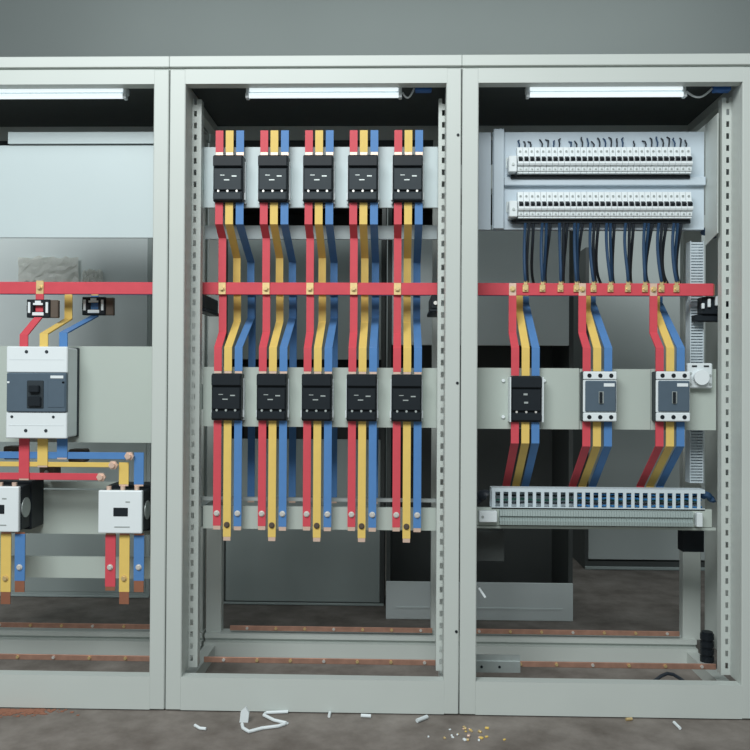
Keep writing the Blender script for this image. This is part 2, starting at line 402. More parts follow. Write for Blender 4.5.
# ---------------------------------------------------------------- bent copper strips
SW = UX(323, 300, .13) - UX(315.3, 300, .13)
ST = .005
def strip(path, loc, mt, label, tips=(0, 0), bolts=(), w=SW, group=None, tipmat=PINK):
    """path: (y, z) from top to bottom in world; tips: bare copper length at either end; bolts: z of hex bolts, on the front"""
    x = loc
    y0, z0 = path[-1]
    T = thing('copper_strip', (x, y0, z0), label, 'copper strip', group)
    P = [(y-y0, z-z0) for y, z in path]
    P = list(P)
    def cut(pts, L):
        if L <= 0: return pts, None
        a, b = Vector(pts[0]), Vector(pts[1]); d = (b-a).normalized(); q = a+d*L
        return [tuple(q)]+pts[1:], [tuple(a), tuple(q)]
    P, t0 = cut(P, tips[0]); P = P[::-1]; P, t1 = cut(P, tips[1]); P = P[::-1]
    b = MB(); b.ribbon(P, w, ST); b.build('sleeve', mt, T)
    for t in (t0, t1):
        if t: b = MB(); b.ribbon(t, w-.002, ST-.0015); b.build('copper_end', tipmat, T)
    for (by, bz, bm_) in bolts:
        b = MB(); yy = by-y0
        b.cyl((0, yy-ST/2-.0085, bz-z0), (0, yy-ST/2-.003, bz-z0), .0075, 6); b.cyl((0, yy-ST/2-.003, bz-z0), (0, yy-ST/2-.0002, bz-z0), .0105, 12)
        b.build('bolt', bm_, T)
    return T
CN = {'r': 'red', 'y': 'yellow', 'b': 'blue'}
CMAT = {'r': RED, 'y': YEL, 'b': BLU}
YBAR = {'r': YR, 'y': YY, 'b': YB}

# ---------------------------------------------------------------- mid cabinet contactors
YF = .085; YS = .112            # front of the contactors, plane of their terminals
def contactor_parts(T, h, w, lower):
    hw = w/2; dp = PM-YF-.0006
    b = MB()
    b.box(-hw, hw, .012, dp, 0, h, bev=.003)
    b.build('body', BLACK, T)
    b = MB(); b.box(-hw+.001, hw-.001, .0, .0119, h*.74, h-.004, bev=.003); b.build('arc_cover', BLACK, T)
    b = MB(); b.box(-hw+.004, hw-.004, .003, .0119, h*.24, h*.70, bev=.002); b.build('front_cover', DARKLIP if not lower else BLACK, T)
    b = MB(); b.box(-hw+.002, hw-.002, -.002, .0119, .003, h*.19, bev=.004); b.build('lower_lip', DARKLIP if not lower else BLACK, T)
    for k in (-1, 0, 1):
        b = MB(); b.cyl((k*w*.31, .002, h*.215), (k*w*.31, .0118, h*.215), .0042, 8); b.build('terminal_screw', STEEL if not lower else GALV, T)
    b = MB(); b.box(-w*.12, w*.06, .0022, .0029, h*.44, h*.462); b.box(w*.14, w*.30, .0022, .0029, h*.52, h*.545); b.box(-w*.25, -w*.1, .0022, .0029, h*.545, h*.56); b.build('marking', GALV, T)
    for sgn in (-1, 1):
        b = MB(); b.box(sgn*(hw+.0005), sgn*(hw+.006), dp-.03, dp-.02, h*.06, h*.22, bev=.001); b.build('mounting_tab', WHITE, T)
        b = MB(); b.box(sgn*(hw+.0005), sgn*(hw+.004), dp-.0199, dp, h*.0, h*.9); b.build('mounting_bracket', IVORY, T)
cu = (226.6, 271.8, 317., 362.1, 407.2)
wC = UX(333, 180, YF)-UX(303, 180, YF)
z1t, z1b = UZ(318, 153.8, YF), UZ(318, 200.8, YF)
z2t, z2b = UZ(318, 374, YF), UZ(318, 421, YF)
from_side = 'from the big-breaker side'
protoU = protoL = None
XC = [UX(u, 280, YF) for u in cu]
for i, x in enumerate(XC):
    lu = f'black contactor, {ORD[i]} in the upper row of five {from_side}'
    ll = f'black contactor, {ORD[i]} in the lower row of five {from_side}'
    if i == 0:
        protoU = thing('contactor', (x, YF, z1b), lu, 'contactor', 'contactors of the upper row'); contactor_parts(protoU, z1t-z1b, wC, False)
        protoL = thing('contactor', (x, YF, z2b), ll, 'contactor', 'contactors of the lower row'); contactor_parts(protoL, z2t-z2b, wC, True)
    else:
        copy_tree(protoU, (x, YF, z1b), lu); copy_tree(protoL, (x, YF, z2b), ll)
zbar0 = zbar
SX = {'r': -9.6, 'y': .6, 'b': 11.2}
pxm = (UX(418, 280, YS)-UX(318, 280, YS))/100
g = .0012
for col in 'ryb':
    yb = YBAR[col]-.004-ST/2-.0004
    zbar = zbar0 + DZ[col]
    zt = UZ(318, 130.5, YS)
    p_top = [(YS, zt), (YS, z1t+g)]
    za, zb2 = UZ(318, 224, YS), UZ(318, {'r': 238, 'y': 258, 'b': 262}[col], yb)
    p_up = [(YS, z1b-g), (YS, za), (yb, zb2), (yb, zbar-hb/2+.002)]
    yb2 = YBAR[col]+.004+ST/2+.0004
    zc, zd = UZ(318, {'r': 333, 'y': 322, 'b': 318}[col], yb2), UZ(318, 348, YS)
    p_dn = [(yb2, zbar+hb/2-.002), (yb2, zc), (YS, zd), (YS, z2t+g)]
    ze = UZ(318, {'r': 530.5, 'y': 541.5, 'b': 531}[col], YS)
    p_lo = [(YS, z2b-g), (YS, ze)]
    bz = UZ(318, {'r': 514, 'y': 525.5, 'b': 514}[col], YS)
    protos = None
    for i, x0 in enumerate(XC):
        x = x0 + SX[col]*pxm
        n = CN[col]
        labs = (f'short {n} strip standing on top of the {ORD[i]} upper contactor {from_side}',
                f'bent {n} strip from {ORD[i]} upper contactor down to the busbar, counted {from_side}',
                f'bent {n} strip from busbar down to the {ORD[i]} lower contactor {from_side}',
                f'long {n} tail strip hanging under the {ORD[i]} lower contactor {from_side}')
        if protos is None:
            protos = (strip(p_top, x, CMAT[col], labs[0], (0, .012), [], group='stubs on the upper contactors'),
                      strip(p_up[:3]+[(yb, zbar-hb/2+.001)], x, CMAT[col], labs[1], (0, hb-.002), [(yb, zbar, BRASS)], group='strips above the busbars', tipmat=BRASS),
                      strip(p_dn, x, CMAT[col], labs[2], (0, .008), [], group='strips below the busbars'),
                      strip(p_lo, x, CMAT[col], labs[3], (0, .014), [(YS, bz, STEEL if col != 'y' else BROWN)], group='tails under the lower contactors'))
        else:
            for pr_, lb in zip(protos, labs):
                copy_tree(pr_, (x, pr_.location.y, pr_.location.z), lb)
zbar = zbar0
# rear blue strips seen past the front ones
for i in range(4):
    x = XC[i] + SX['b']*pxm
    y = YB+.030
    strip([(y, zbar+.03), (y, UZ(318, 503, y))], x, BLU, f'blue strip deep behind the {ORD[i]} contactor column {from_side}', (0, .01), [], group='deep strips behind the contactors')

# ---------------------------------------------------------------- mid: insulating standoffs behind the tail strips
# ---------------------------------------------------------------- right cabinet feeder breakers
YTR = .10
def contactor_box(u0, u1, v0, v1, Y, back, label):
    um = (u0+u1)/2
    x = UX(um, (v0+v1)/2, Y); w = UX(u1, v0, Y)-UX(u0, v0, Y); zt, zb = UZ(um, v0, Y), UZ(um, v1, Y)
    T = thing('contactor', (x, Y, zb), label, 'contactor')
    h = zt-zb; hw = w/2; dp = back-Y-.0006
    MB().box(-hw, hw, .012, dp, 0, h, bev=.003).build('body', BLACK, T)
    MB().box(-hw+.001, hw-.001, 0, .0119, h*.74, h-.003, bev=.003).build('arc_cover', BLACK, T)
    MB().box(-hw+.004, hw-.004, .003, .0119, h*.24, h*.71, bev=.002).build('front_cover', BLACK, T)
    MB().box(-hw+.002, hw-.002, -.002, .0119, .003, h*.19, bev=.004).build('lower_lip', BLACK, T)
    for k in (-1, 0, 1): MB().cyl((k*w*.31, .003, h*.215), (k*w*.31, .0118, h*.215), .004, 8).build('terminal_screw', STEEL, T)
    b = MB(); b.box(-.008, .006, .0015, .0029, h*.40, h*.44); b.box(-.01, .004, .0015, .0029, h*.58, h*.62); b.build('marking', GALV, T)
    for sgn in (-1, 1): MB().box(sgn*(hw+.0005), sgn*(hw+.005), dp-.05, dp, 0, h*.98).build('mounting_bracket', IVORY, T)
    for dx, dz in ((-hw-.022, h*.9), (-hw-.022, h*.1), (hw+.014, h*.9)): MB().cyl((dx, dp-.006, dz), (dx, dp, dz), .006, 10).build('mounting_screw', WHITE, T)
    return T
contactor_box(511, 542, 376, 422, .08, PR, 'black feeder contactor hanging alone, next to two grey-faced breakers')
def feeder_breaker(u0, u1, v0, v1, Y, back, label):
    um = (u0+u1)/2
    x = UX(um, (v0+v1)/2, Y); w = UX(u1, v0, Y)-UX(u0, v0, Y); zt, zb = UZ(um, v0, Y), UZ(um, v1, Y); h = zt-zb; hw = w/2; dp = back-Y-.0006
    T = thing('moulded_breaker', (x, Y, zb), label, 'circuit breaker', 'grey-faced feeder breakers')
    MB().box(-hw, hw, .012, dp, 0, h, bev=.003).build('case', DARKLIP, T)
    for z0, z1 in ((h*.835, h), (0, h*.175)):
        b = MB(); b.box(-hw, hw, .0, .0119, z0, z1, bev=.003); o = b.build('terminal_cover', WHITE, T)
        for k in (-1, 0, 1): MB().cyl((k*w*.325, -.0012, (z0+z1)/2), (k*w*.325, -.0001, (z0+z1)/2), .0075, 12).build('terminal_hole', BLACK, o)
    MB().box(-hw, hw, .004, .0119, h*.18, h*.83, bev=.002).build('side_trim', WHITE, T)
    MB().box(-hw+.006, hw-.003, -.002, .0039, h*.195, h*.815, bev=.003).build('face', SLATE, T)
    MB().box(-w*.06+.001, w*.10, -.0045, -.0021, h*.36, h*.60, bev=.001).build('toggle_frame', GALV, T)
    MB().box(-w*.045+.001, w*.045, -.011, -.0046, h*.37, h*.59, bev=.001).build('toggle', BLACK, T)
    MB().box(w*.10, w*.42, -.0032, -.0021, h*.70, h*.765).build('name_plate', WHITE, T, label='white name plate')
    return T
feeder_breaker(583.5, 617, 371.5, 421.5, .065, PR, 'grey-faced feeder breaker standing next to the black contactor')
feeder_breaker(656.5, 690.5, 371.5, 421.5, .065, PR, 'grey-faced feeder breaker next to the white rotary socket')
FX = {'r': [], 'y': [], 'b': []}
feeders = (('black feeder contactor', (515, 525.5, 535.5), 376, 422), ('grey breaker by the contactor', (586.5, 597, 608), 371.5, 421.5), ('grey breaker by the rotary socket', (659.5, 670, 680.5), 371.5, 421.5))
for nm, us, vt, vb in feeders:
    for col, u in zip('ryb', us):
        zbar = zbar0 + DZ[col]
        x = UX(u, 380, YTR); um = u; FX[col].append(x)
        yb = YBAR[col] - .004 - ST/2 - .0004
        first = (yb, zbar+hb/2-.001)
        vbend = {'r': 333, 'y': 311, 'b': 303}[col]
        zt_ = UZ(um, vt, .07)+g; zb_ = UZ(um, vb, .07)-g
        zt_ = UZ(um, 371.5, .065)+g if 'grey' in nm else UZ(526, 376, .08)+g
        zb_ = UZ(um, 421.5, .065)-g if 'grey' in nm else UZ(526, 422, .08)-g
        strip([first, (yb, min(zbar-hb/2-.012, UZ(um, vbend, yb))), (YTR, UZ(um, 348, YTR)), (YTR, zt_)], x, CMAT[col], f'{CN[col]} strip from the busbar down to the {nm}', (hb, 0), [(yb, zbar, BRASS)], tipmat=PINK if col == 'r' else BRASS)
        yl = .33
        strip([(YTR, zb_), (YTR, UZ(um, 446 if 'contactor' not in nm or 'by' in nm else 443, YTR)), (yl, UZ(um, 486, yl)), (yl, UZ(um, 492, yl))], x, CMAT[col], f'{CN[col]} strip slanting back below the {nm}', (0, 0), [])
zbar = zbar0
# white rotary socket on the plate
x, z = U(701.5, 375.5, .085)
T = thing('rotary_socket', (x, .085, z), 'white round socket with square corners beside the last feeder breaker', 'socket')
k = UX(710, 375, .085)-UX(700, 375, .085); k /= 10
b = MB(); b.box(-12.5*k, 12.5*k, .012, PR-.085-.0006, -13*k, 12.5*k, bev=.004); b.build('base', IVORY, T)
b = MB(); b.cyl((0, -.006, -2*k), (0, .0119, -2*k), 7.5*k, 24); b.build('dial', WHITE, T, True)
for dx, dz in ((-6, 9.5), (6, 9.5)): MB().box((dx-2.5)*k, (dx+2.5)*k, .010, .0119, (dz-.8)*k, (dz+.8)*k).build('slot', BLACK, T)
for dx, dz in ((10, 0), (10, -9), (-10, -9), (-10, 2)): MB().cyl((dx*k, .010, dz*k), (dx*k, .0119, dz*k), 1.5*k, 10).build('screw', GALV, T)

# ---------------------------------------------------------------- miniature breakers
YM = PD-.072
def mcb_row(v0, v1, name, uL=517.5, uR=692):
    n = 30
    xa, xb = UX(uL, (v0+v1)/2, YM+.02), UX(uR, (v0+v1)/2, YM+.02); p = (xb-xa)/n
    zt, zb = UZ(605, v0, YM+.02), UZ(605, v1, YM+.02); h = zt-zb
    proto = None
    for i in range(n):
        lab = f'white miniature breaker, {ORD[i]} in the {name} row counted from the end stop'
        loc = (xa+(i+.5)*p, YM, zb)
        if proto is None:
            T = thing('miniature_breaker', loc, lab, 'circuit breaker', f'miniature breakers of the {name} row')
            w = p-.0012
            prof = [(.068, 0), (.027, 0), (.027, h*.05), (.022, h*.08), (.020, h*.24), (.012, h*.27), (.009, h*.33), (.010, h*.40), (.020, h*.44), (.024, h*.62), (.028, h*.66), (.034, h*.98), (.040, h), (.068, h)]
            MB().prism(prof, -w/2, w/2).build('case', WHITE, T)
            MB().prism([(.0085, h*.41), (.0235, h*.445), (.0275, h*.62), (.018, h*.60), (.004, h*.50)], -w*.33, w*.33).build('toggle', BLACK, T)
            MB().cyl((0, .0315, h*.82), (0, .0275, h*.815), w*.22, 8).build('terminal_screw', GALV, T)
            MB().cyl((0, .0245, h*.15), (0, .0185, h*.15), w*.18, 8).build('terminal_screw', GALV, T)
            proto = T
        else: copy_tree(proto, loc, lab)
    # end stop and rail
    T = thing('end_stop', (xa-.001, YM, zb), f'white end stop clamping the {name} row of miniature breakers', 'end stop')
    MB().box(-.031, -.001, .012, .068, h*.02, h*.62, bev=.003).build('body', WHITE, T)
    MB().cyl((-.016, .008, h*.3), (-.016, .0119, h*.3), .005, 10).build('screw', GALV, T)
    b = MB(); b.box(xa-.035-.5, xb+.012-.5, YM+.0685, PD-.0005, zb+h*.3, zb+h*.7); b.build('din_rail', GALV, CR)
    b = MB(); b.box(xa-.02-.5, xb+.002-.5, YM+.045, YM+.060, zb-.014, zb-.0015); b.build('busbar_comb', BLACK, CR)
    return xa, p, zb, zt
xa1, p1, zb1, zt1 = mcb_row(145.6, 172.8, 'upper')
xa2, p2, zb2, zt2 = mcb_row(190.6, 217.8, 'lower', 518, 692.5)
# short black leads into the tops of the upper row
for i in range(30):
    if i in (3, 8, 19, 21): continue
    x = xa1+(i+.5)*p1
    r_ = random.random
    hh = .022+.016*r_()
    T = None
    o = MB(); pts = [(0, .052, .001), (.0, .047, hh*.5), ((r_()-.5)*.010, .058, hh), ((r_()-.5)*.014, .071, hh*1.25)]
    o.tube(pts, .0028, 6)
    ob = o.build('wire', WIREK if i % 3 else WIREB, None, True, (x, YM, zt1)); tag(ob, f'short dark lead entering the top of the {ORD[i]} upper miniature breaker', 'wire', 'leads above the upper miniature breakers')

# supply wires from the lower row to the busbars
lug_u = (525.5, 542.5, 560.5, 576.5, 593.5, 610.5, 628, 645, 661.5, 676.5)
top_u = (529, 546, 563, 578, 594, 610, 629, 648, 662, 677)
mid_du = (-1.5, -1.5, -1, -4, -3, -2, -4, -5, -5, -7)
for i, (ul, ut) in enumerate(zip(lug_u, top_u)):
    for j, (yy, mt, bar) in enumerate(((YR-.0085, WIREB, 'red'), (YY-.0085, WIREB if i % 2 else WIREK, 'yellow'), (YB-.0085, WIREK, 'blue'))):
        xt = UX(ut+(j-1)*4.2, 222, YM+.05); zt_ = zb2-.016
        xe = UX(ul + (0, 1.5, 3)[j], 288, yy)
        for sx_ in FX[bar[0]]:
            if j and abs(xe-sx_) < .030: xe = sx_ + (.031 if xe > sx_ else -.031)
        ze = zbar+.004+DZ[bar[0]]
        T = thing('wire', (xe, yy, ze), f'{"navy" if mt is WIREB else "black"} wire from the lower miniature breakers to {bar} busbar, {ORD[i]} from its first lug', 'wire', f'wires to the {bar} busbar')
        pts = []
        xm_ = (xt+xe)/2 + mid_du[i]*.0035*(.4+.3*j) + (random.random()-.5)*.016
        A = Vector((xt-xe, YM+.035+.006*j-yy, zt_-ze)); B = Vector((xt-xe+(random.random()-.5)*.012, YM+.065-yy, A.z*.70)); C_ = Vector((xm_-xe, (.0-.02-.02*j), A.z*.30)); D_ = Vector((0, 0, .024))
        for q in range(15):
            t = q/14; pts.append(A*(1-t)**3 + B*3*t*(1-t)**2 + C_*3*t*t*(1-t) + D_*t**3)
        o = MB(); o.tube(pts, .0054, 8); o.build('insulation', mt, T, True)
        b = MB(); b.box(-.0105, .0105, -.001, .003, -.014, .012, bev=.001); b.box(-.006, .006, -.001, .003, .0121, .026); b.cyl((0, -.007, -.003), (0, -.0011, -.003), .0065, 6); b.build('lug', BRASS, T)

# ---------------------------------------------------------------- wiring ducts and terminals
def duct_h(u0, u1, v0, v1, Y, dp, n, label):
    vm = (v0+v1)/2; x0, x1 = UX(u0, vm, Y), UX(u1, vm, Y); zt, zb = UZ(600, v0, Y), UZ(600, v1, Y); w = x1-x0; h = zt-zb
    T = thing('wiring_duct', (x0, Y, zb), label, 'wiring duct')
    b = MB(); b.box(0, w, dp-.003, dp, 0, h); b.box(0, w, 0, .003, h*.86, h); b.box(0, w, 0, dp-.0031, -.0, .003); b.box(0, w, .0, .003, .0031, h*.12); b.box(0, w, 0, dp-.0031, h-.003+.0031, h+.003)
    b.build('trough', DUCT, T)
    f = MB(); p = w/n
    for i in range(n):
        f.box(i*p+p*.06, i*p+p*.46, 0, .003, h*.1201, h*.8599)
    f.build('slat', DUCT, T)
    return T, x0, x1, zb, zt
T, dx0, dx1, dz0, dz1 = duct_h(491.5, 705, 489.8, 510, .16, .06, 26, 'pale horizontal slotted wiring duct above the terminal strip')
for i in range(7):
    z = dz0+.012+i*.0085; y = .16+.014+(i*7 % 5)*.007
    mt = (WIREL, WIREK, GREENW, WIREL, WIREK, WIREL, WIREB)[i]
    x0 = dx0+(.02 if mt is not WIREL else .3); x1 = dx1-.006
    pts = [(x0+(x1-x0)*q/24 - (x0+x1)/2, .0015*math.sin(q*1.7+i), .0022*math.sin(q*1.3+i*2)) for q in range(25)]
    o = MB(); o.tube(pts, .0035, 6); ob = o.build('wire', mt, None, True, ((x0+x1)/2, y, z))
    tag(ob, f'{("bright blue","black","green","bright blue","black","bright blue","navy")[i]} wire lying along the inside of the horizontal duct, {ORD[i]} from its floor', 'wire', 'wires in the horizontal duct')
# vertical duct behind the rotary socket
def duct_v(u0, u1, v0, v1, Y, dp, label):
    x0, x1 = UX(u0, 400, Y), UX(u1, 400, Y); um = (u0+u1)/2; zt, zb = UZ(um, v0, Y), UZ(um, v1, Y); h = zt-zb; w = x1-x0
    T = thing('wiring_duct', (x0, Y, zb), label, 'wiring duct')
    b = MB(); b.box(0, w, dp-.003, dp, 0, h); b.box(0, .003, 0, dp-.0031, 0, h); b.box(w-.003, w, 0, dp-.0031, 0, h); b.build('trough', DUCT, T)
    f = MB(); n = int(h/.0105); p = h/n
    for i in range(n): f.box(.0031, w-.0031, 0, .003, i*p, i*p+p*.58)
    f.build('slat', DUCT, T)
    return T
duct_v(690, 703.5, 241, 483, .255, .05, 'pale vertical slotted wiring duct beside the end wall of the miniature breaker cabinet')
# terminal strip
Yt = .13
x0, x1 = UX(474, 518, Yt), UX(715, 518, Yt); zt, zb = UZ(600, 511.5, Yt), UZ(600, 526.5, Yt)
T = thing('terminal_strip', (x0, Yt, zb), 'grey row of terminals on a rail under the horizontal wiring duct', 'terminal strip')
h = zt-zb; w = x1-x0
MB().box(0, w, .03, .045, -.004, h+.006).build('rail', PLATE, T)
b = MB(); xs0, xs1 = UX(500, 518, Yt)-x0, UX(694, 518, Yt)-x0; n = 76; p = (xs1-xs0)/n
for i in range(n):
    b.prism([(.0299, .002), (.004, .002), (.002, h*.3), (.010, h*.36), (.010, h*.58), (.002, h*.64), (.006, h), (.0299, h)], xs0+i*p, xs0+(i+.9)*p)
b.build('terminal_blocks', TERM, T)
MB().box(UX(479, 516, Yt)-x0, UX(497, 516, Yt)-x0, -.006, .0299, h*.22, h*.95, bev=.002).build('label_holder', WHITE, T, label='white label holder at the rail end')
MB().box(UX(697, 516, Yt)-x0, UX(703, 516, Yt)-x0, .0, .0299, h*.02, h*.95, bev=.002).build('end_clamp', IVORY, T)
b = MB(); b.cyl((UX(482.5, 516, Yt)-x0, -.0075, h*.58), (UX(482.5, 516, Yt)-x0, -.0061, h*.58), .005, 12); b.build('screw', GALV, T)
# rail under the terminals, as in the photo a wide flanged plate
plate(CR, .5, 474, 716, 526.8, 529.3, Yt+.03, PLATE, 'support_rail', .03)
b = MB(); x_ = UX(693.5, 540, .3); b.box(UX(683, 540, .3)-.5, UX(704, 540, .3)-.5, .30, .36, UZ(693, 552, .3), UZ(693, 531, .3)); b.build('rail_bracket', BLACK, CR)
b = MB(); b.box(UX(474, 540, .3)-.5, UX(504, 540, .3)-.5, .30, .36, UZ(490, 561, .3), UZ(490, 531, .3)); b.build('rail_bracket', REARD, CR)
# blue cable bundle ends by the plate flange and the duct
for (u, v, Y, r, lab) in ((709, 233, .24, .02, 'dark blue coiled cable end under the side flange of the distribution plate'), (708.5, 497, .17, .018, 'dark blue cable end sticking out of the horizontal duct')):
    x, z = U(u, v, Y); o = MB()
    pts = [(-.02+.004*q, .004*math.sin(q*1.1), r*.5*math.sin(q*.55)) for q in range(11)]
    o.tube(pts, .012, 8); tag(o.build('cable', WIREB, None, True, (x, Y, z)), lab, 'cable')
x, z = U(482, 498, .2)
o = MB(); o.tube([(-.03+.006*q, .01*math.sin(q*.6), -.012*math.cos(q*.5)) for q in range(9)], .02, 10)
tag(o.build('cable', WIREK, None, True, (x, .2, z)), 'thick black cable curling in at the open end of horizontal duct', 'cable')

# ---------------------------------------------------------------- big moulded breaker, left cabinet
YBF = .015
um = 36.5
x, w = UX(um, 392, YBF), UX(67, 392, YBF)-UX(6, 392, YBF); zt, zb = UZ(36, 346.5, YBF), UZ(36, 438.5, YBF); h = zt-zb; hw = w/2
T = thing('moulded_breaker', (x, YBF, zb), 'big white moulded breaker with a slate face, its tails joining the lower bars', 'circuit breaker')
MB().box(-hw+.002, hw-.002, .014, .10, .003, h-.003, bev=.004).build('case', IVORY, T)
MB().box(-hw+.0, hw+.001, .1001, PL2-YBF-.0006, 0.0, h, bev=.003).build('back_case', DARKLIP, T)
for z0, z1 in ((h*.715, h), (0, h*.285)):
    o = MB().box(-hw, hw, 0, .0139, z0, z1, bev=.003).build('terminal_cover', WHITE, T)
    for kx in (-.17, .16):
        zz = z0+(z1-z0)*.80 if z0 > 0 else z1*.30
        MB().cyl((kx*w, -.0012, zz), (kx*w, -.0001, zz), .006, 12).build('terminal_hole', DARKLIP, o)
    MB().box(-hw+.01, hw-.01, -.0008, -.0001, (z0+z1)/2-.001, (z0+z1)/2+.001).build('cover_seam', IVORY, o)
for kx in (-.40, .28):
    MB().cyl((kx*w, -.0012, h*.235), (kx*w, -.0001, h*.235), .005, 12).build('cover_screw', DARKLIP, T)
fc = MB().box(-hw+.004, hw-.001, -.006, .0138, h*.288, h*.712, bev=.003).build('face', SLATE, T)
MB().box(-hw*.28, hw*.26, -.009, -.0061, h*.33, h*.63, bev=.002).build('toggle_frame', DARKLIP, T)
MB().box(-hw*.18, hw*.16, -.024, -.0091, h*.50, h*.58, bev=.003).build('toggle', BLACK, T)
MB().box(-hw*.22, hw*.20, -.018, -.0091, h*.35, h*.46, bev=.003).build('test_button', BLACK, T)
MB().box(hw*.48, hw*.90, -.0075, -.0061, h*.655, h*.685).build('name_plate', WHITE, T, label='white name plate')
MB().box(hw*.40, hw*.95, -.0075, -.0061, h*.34, h*.63, bev=.001).build('settings_window', SLATE, T)
for sx in (-1, 1): MB().box(sx*hw*.90-.004, sx*hw*.90+.004, -.0075, -.0061, h*.60, h*.62).build('clip', WHITE, T)
# supply strips from the busbars, bending forward to the breaker head
YL = .045
zTop = zt+g
wL = .029
for col, u, vend in (('r', 24, 335), ('y', 44, 334), ('b', 63.5, 333)):
    zbar = zbar0 + DZ[col]
    xx = UX(u, 340, YL); yb = YBAR[col]-.004-ST/2-.0004
    strip([(yb, zbar+hb/2+(.004 if col == 'r' else 0)), (yb, UZ(u, {'r': 316, 'y': 319, 'b': 316}[col], yb)), (YL, UZ(u, vend, YL)), (YL, zTop)], xx, CMAT[col], f'{CN[col]} strip bending forward from busbar to the head of big moulded breaker', (hb+.004, 0), [(yb, zbar+.002, BRASS)], w=wL, tipmat=BRASS)
zbar = zbar0
# current transformers around the red and blue ones
def ct(xc, Y, u, v, label):
    zc = UZ(u, v, Y)
    k = UX(60, v, Y)-UX(50, v, Y); k /= 10
    T = thing('current_transformer', (xc, Y, zc), label, 'current transformer')
    W2, H2 = 11.5*k, 9*k
    b = MB(); b.box(-W2, W2, 0, .024, H2*.35, H2, bev=.002); b.box(-W2, W2, 0, .024, -H2, -H2*.35, bev=.002); b.box(-W2, -.018, 0, .024, -H2*.349, H2*.349); b.box(.018, W2, 0, .024, -H2*.349, H2*.349)
    b.build('core', BLACK, T)
    b = MB(); b.box(W2+.0005, W2+8*k, .004, .022, -H2, H2*.95, bev=.002); b.build('flank', BROWN, T)
    b = MB(); b.box(-W2*.5, W2*.5, -.003, -.0003, -H2*.78, -H2*.42, bev=.001); b.build('name_plate', WHITE, T)
    b = MB(); b.prism_xz([(-W2*.42, H2*.38), (W2*.42, H2*.38), (W2*.42, H2*.6), (W2*.25, H2*.6), (W2*.25, H2*.85), (-W2*.25, H2*.85), (-W2*.25, H2*.6), (-W2*.42, H2*.6)], -.003, -.0003); b.build('top_plate', WHITE, T)
    for sg in (-1, 1): b = MB(); b.box(sg*W2*.66, sg*W2*.88, -.003, -.0003, -H2*.5, H2*.7, bev=.001); b.build('terminal', WHITE, T)
    return T
ct(UX(24, 340, YL), YR-.021, 36, 308.5, 'black current transformer round the red strip above the big moulded breaker')
ct(UX(63.5, 340, YL), YB-.021, 91.5, 306, 'black current transformer round the blue strip above the big moulded breaker')
# lower link bars
YH = {'r': .07, 'y': .07, 'b': .07}
links = {'r': (-58, 102, 476.5), 'y': (-58, 114, 464.5), 'b': (-58, 130, 455.5)}
LZ = {}
for col in 'ryb':
    u0, u1, v = links[col]; Y = YH[col]
    xa_, xb_ = UX(u0, v, Y), UX(u1, v, Y); z = UZ((20+u1)/2, v, Y); hh = .024 if col != 'y' else .017
    LZ[col] = (z, hh)
    T = thing('link_bar', (xa_, Y, z), f'{CN[col]} horizontal link bar below the big moulded breaker', 'busbar')
    MB().box(.0, xb_-xa_-.014, -.003, .003, -hh/2, hh/2, bev=.001).build('sleeve', CMAT[col], T)
    MB().box(xb_-xa_-.0139, xb_-xa_+.008, -.0025, .0025, -hh/2+.001, hh/2-.001).build('copper_end', PINK, T)
    b = MB(); b.cyl((xb_-xa_, -.012, 0), (xb_-xa_, -.0026, 0), .0165, 6); b.cyl((xb_-xa_, -.022, 0), (xb_-xa_, -.0121, 0), .009, 10); b.build('bolt', PINK, T)
    # tail from the breaker
    ux = {'r': 24, 'y': 42.5, 'b': 62}[col]
    xx = UX(ux, 450, .062); zend = z-hh/2-.001
    yq = Y-.003-ST/2-.0004
    pth = [(yq, zb-g), (yq, zend)]
    strip(pth, xx, CMAT[col], f'{CN[col]} tail strip under the big moulded breaker, joining its link bar', (0, .006), [], w=.036)
# ---------------------------------------------------------------- big contactors, left cabinet
YCF = .05
def power_contactor(u0, u1, v0, v1, label):
    um = (u0+u1)/2; x = UX(um, 512, YCF); w = UX(u1, 512, YCF)-UX(u0, 512, YCF); zt, zb = UZ(um, v0, YCF), UZ(um, v1, YCF); h = zt-zb; hw = w/2; dp = PL3-YCF-.0006
    T = thing('power_contactor', (x, YCF, zb), label, 'contactor', 'white-faced power contactors')
    b = MB(); b.box(-hw+.004, hw+.002, .018, dp*.45, .004, h-.002, bev=.003); b.build('body', BLACK, T)
    b = MB(); b.box(-hw+.002, hw+.006, dp*.4501, dp, -.006, h+.008, bev=.004); b.build('base', BLACK, T)
    MB().box(-hw, hw, 0, .0179, 0, h, bev=.004, seg=2).build('face', WHITE, T)
    MB().box(-hw*.30, hw*.36, -.002, -.0001, h*.40, h*.60, bev=.001).build('window', BLACK, T)
    b = MB(); b.box(-hw*.25, hw*.45, -.001, -.0001, h*.14, h*.165); b.box(hw*.25, hw*.45, -.001, -.0001, h*.72, h*.75); b.build('marking', GALV, T)
    b = MB(); b.cyl((hw+.0022, dp*.26, h*.5), (hw+.005, dp*.26, h*.5), h*.22, 20); b.build('side_boss', GALV, T)
    for zz in (h*.02, h*.95): MB().cyl((hw-.004, dp*.43, zz), (hw-.004, dp*.4499, zz), .006, 10).build('mounting_screw', STEEL, T) if False else None
    for kx, nm in ((-.62, 'r'), (.02, 'y'), (.66, 'b')):
        MB().cyl((kx*hw, .0255, h-.0015), (kx*hw, .0255, h+.012), .009, 10).build('terminal_bolt', PINK, T)
    return T, x, hw, zt, zb
Tc1, xc1, hw1, zt1c, zb1c = power_contactor(98, 142, 490.5, 533.5, 'white-faced power contactor, fully visible, with three tails under it')
Tc2, xc2, hw2, zt2c, zb2c = power_contactor(-25.5, 18.5, 486.5, 532, 'white-faced power contactor cut off by the picture edge')
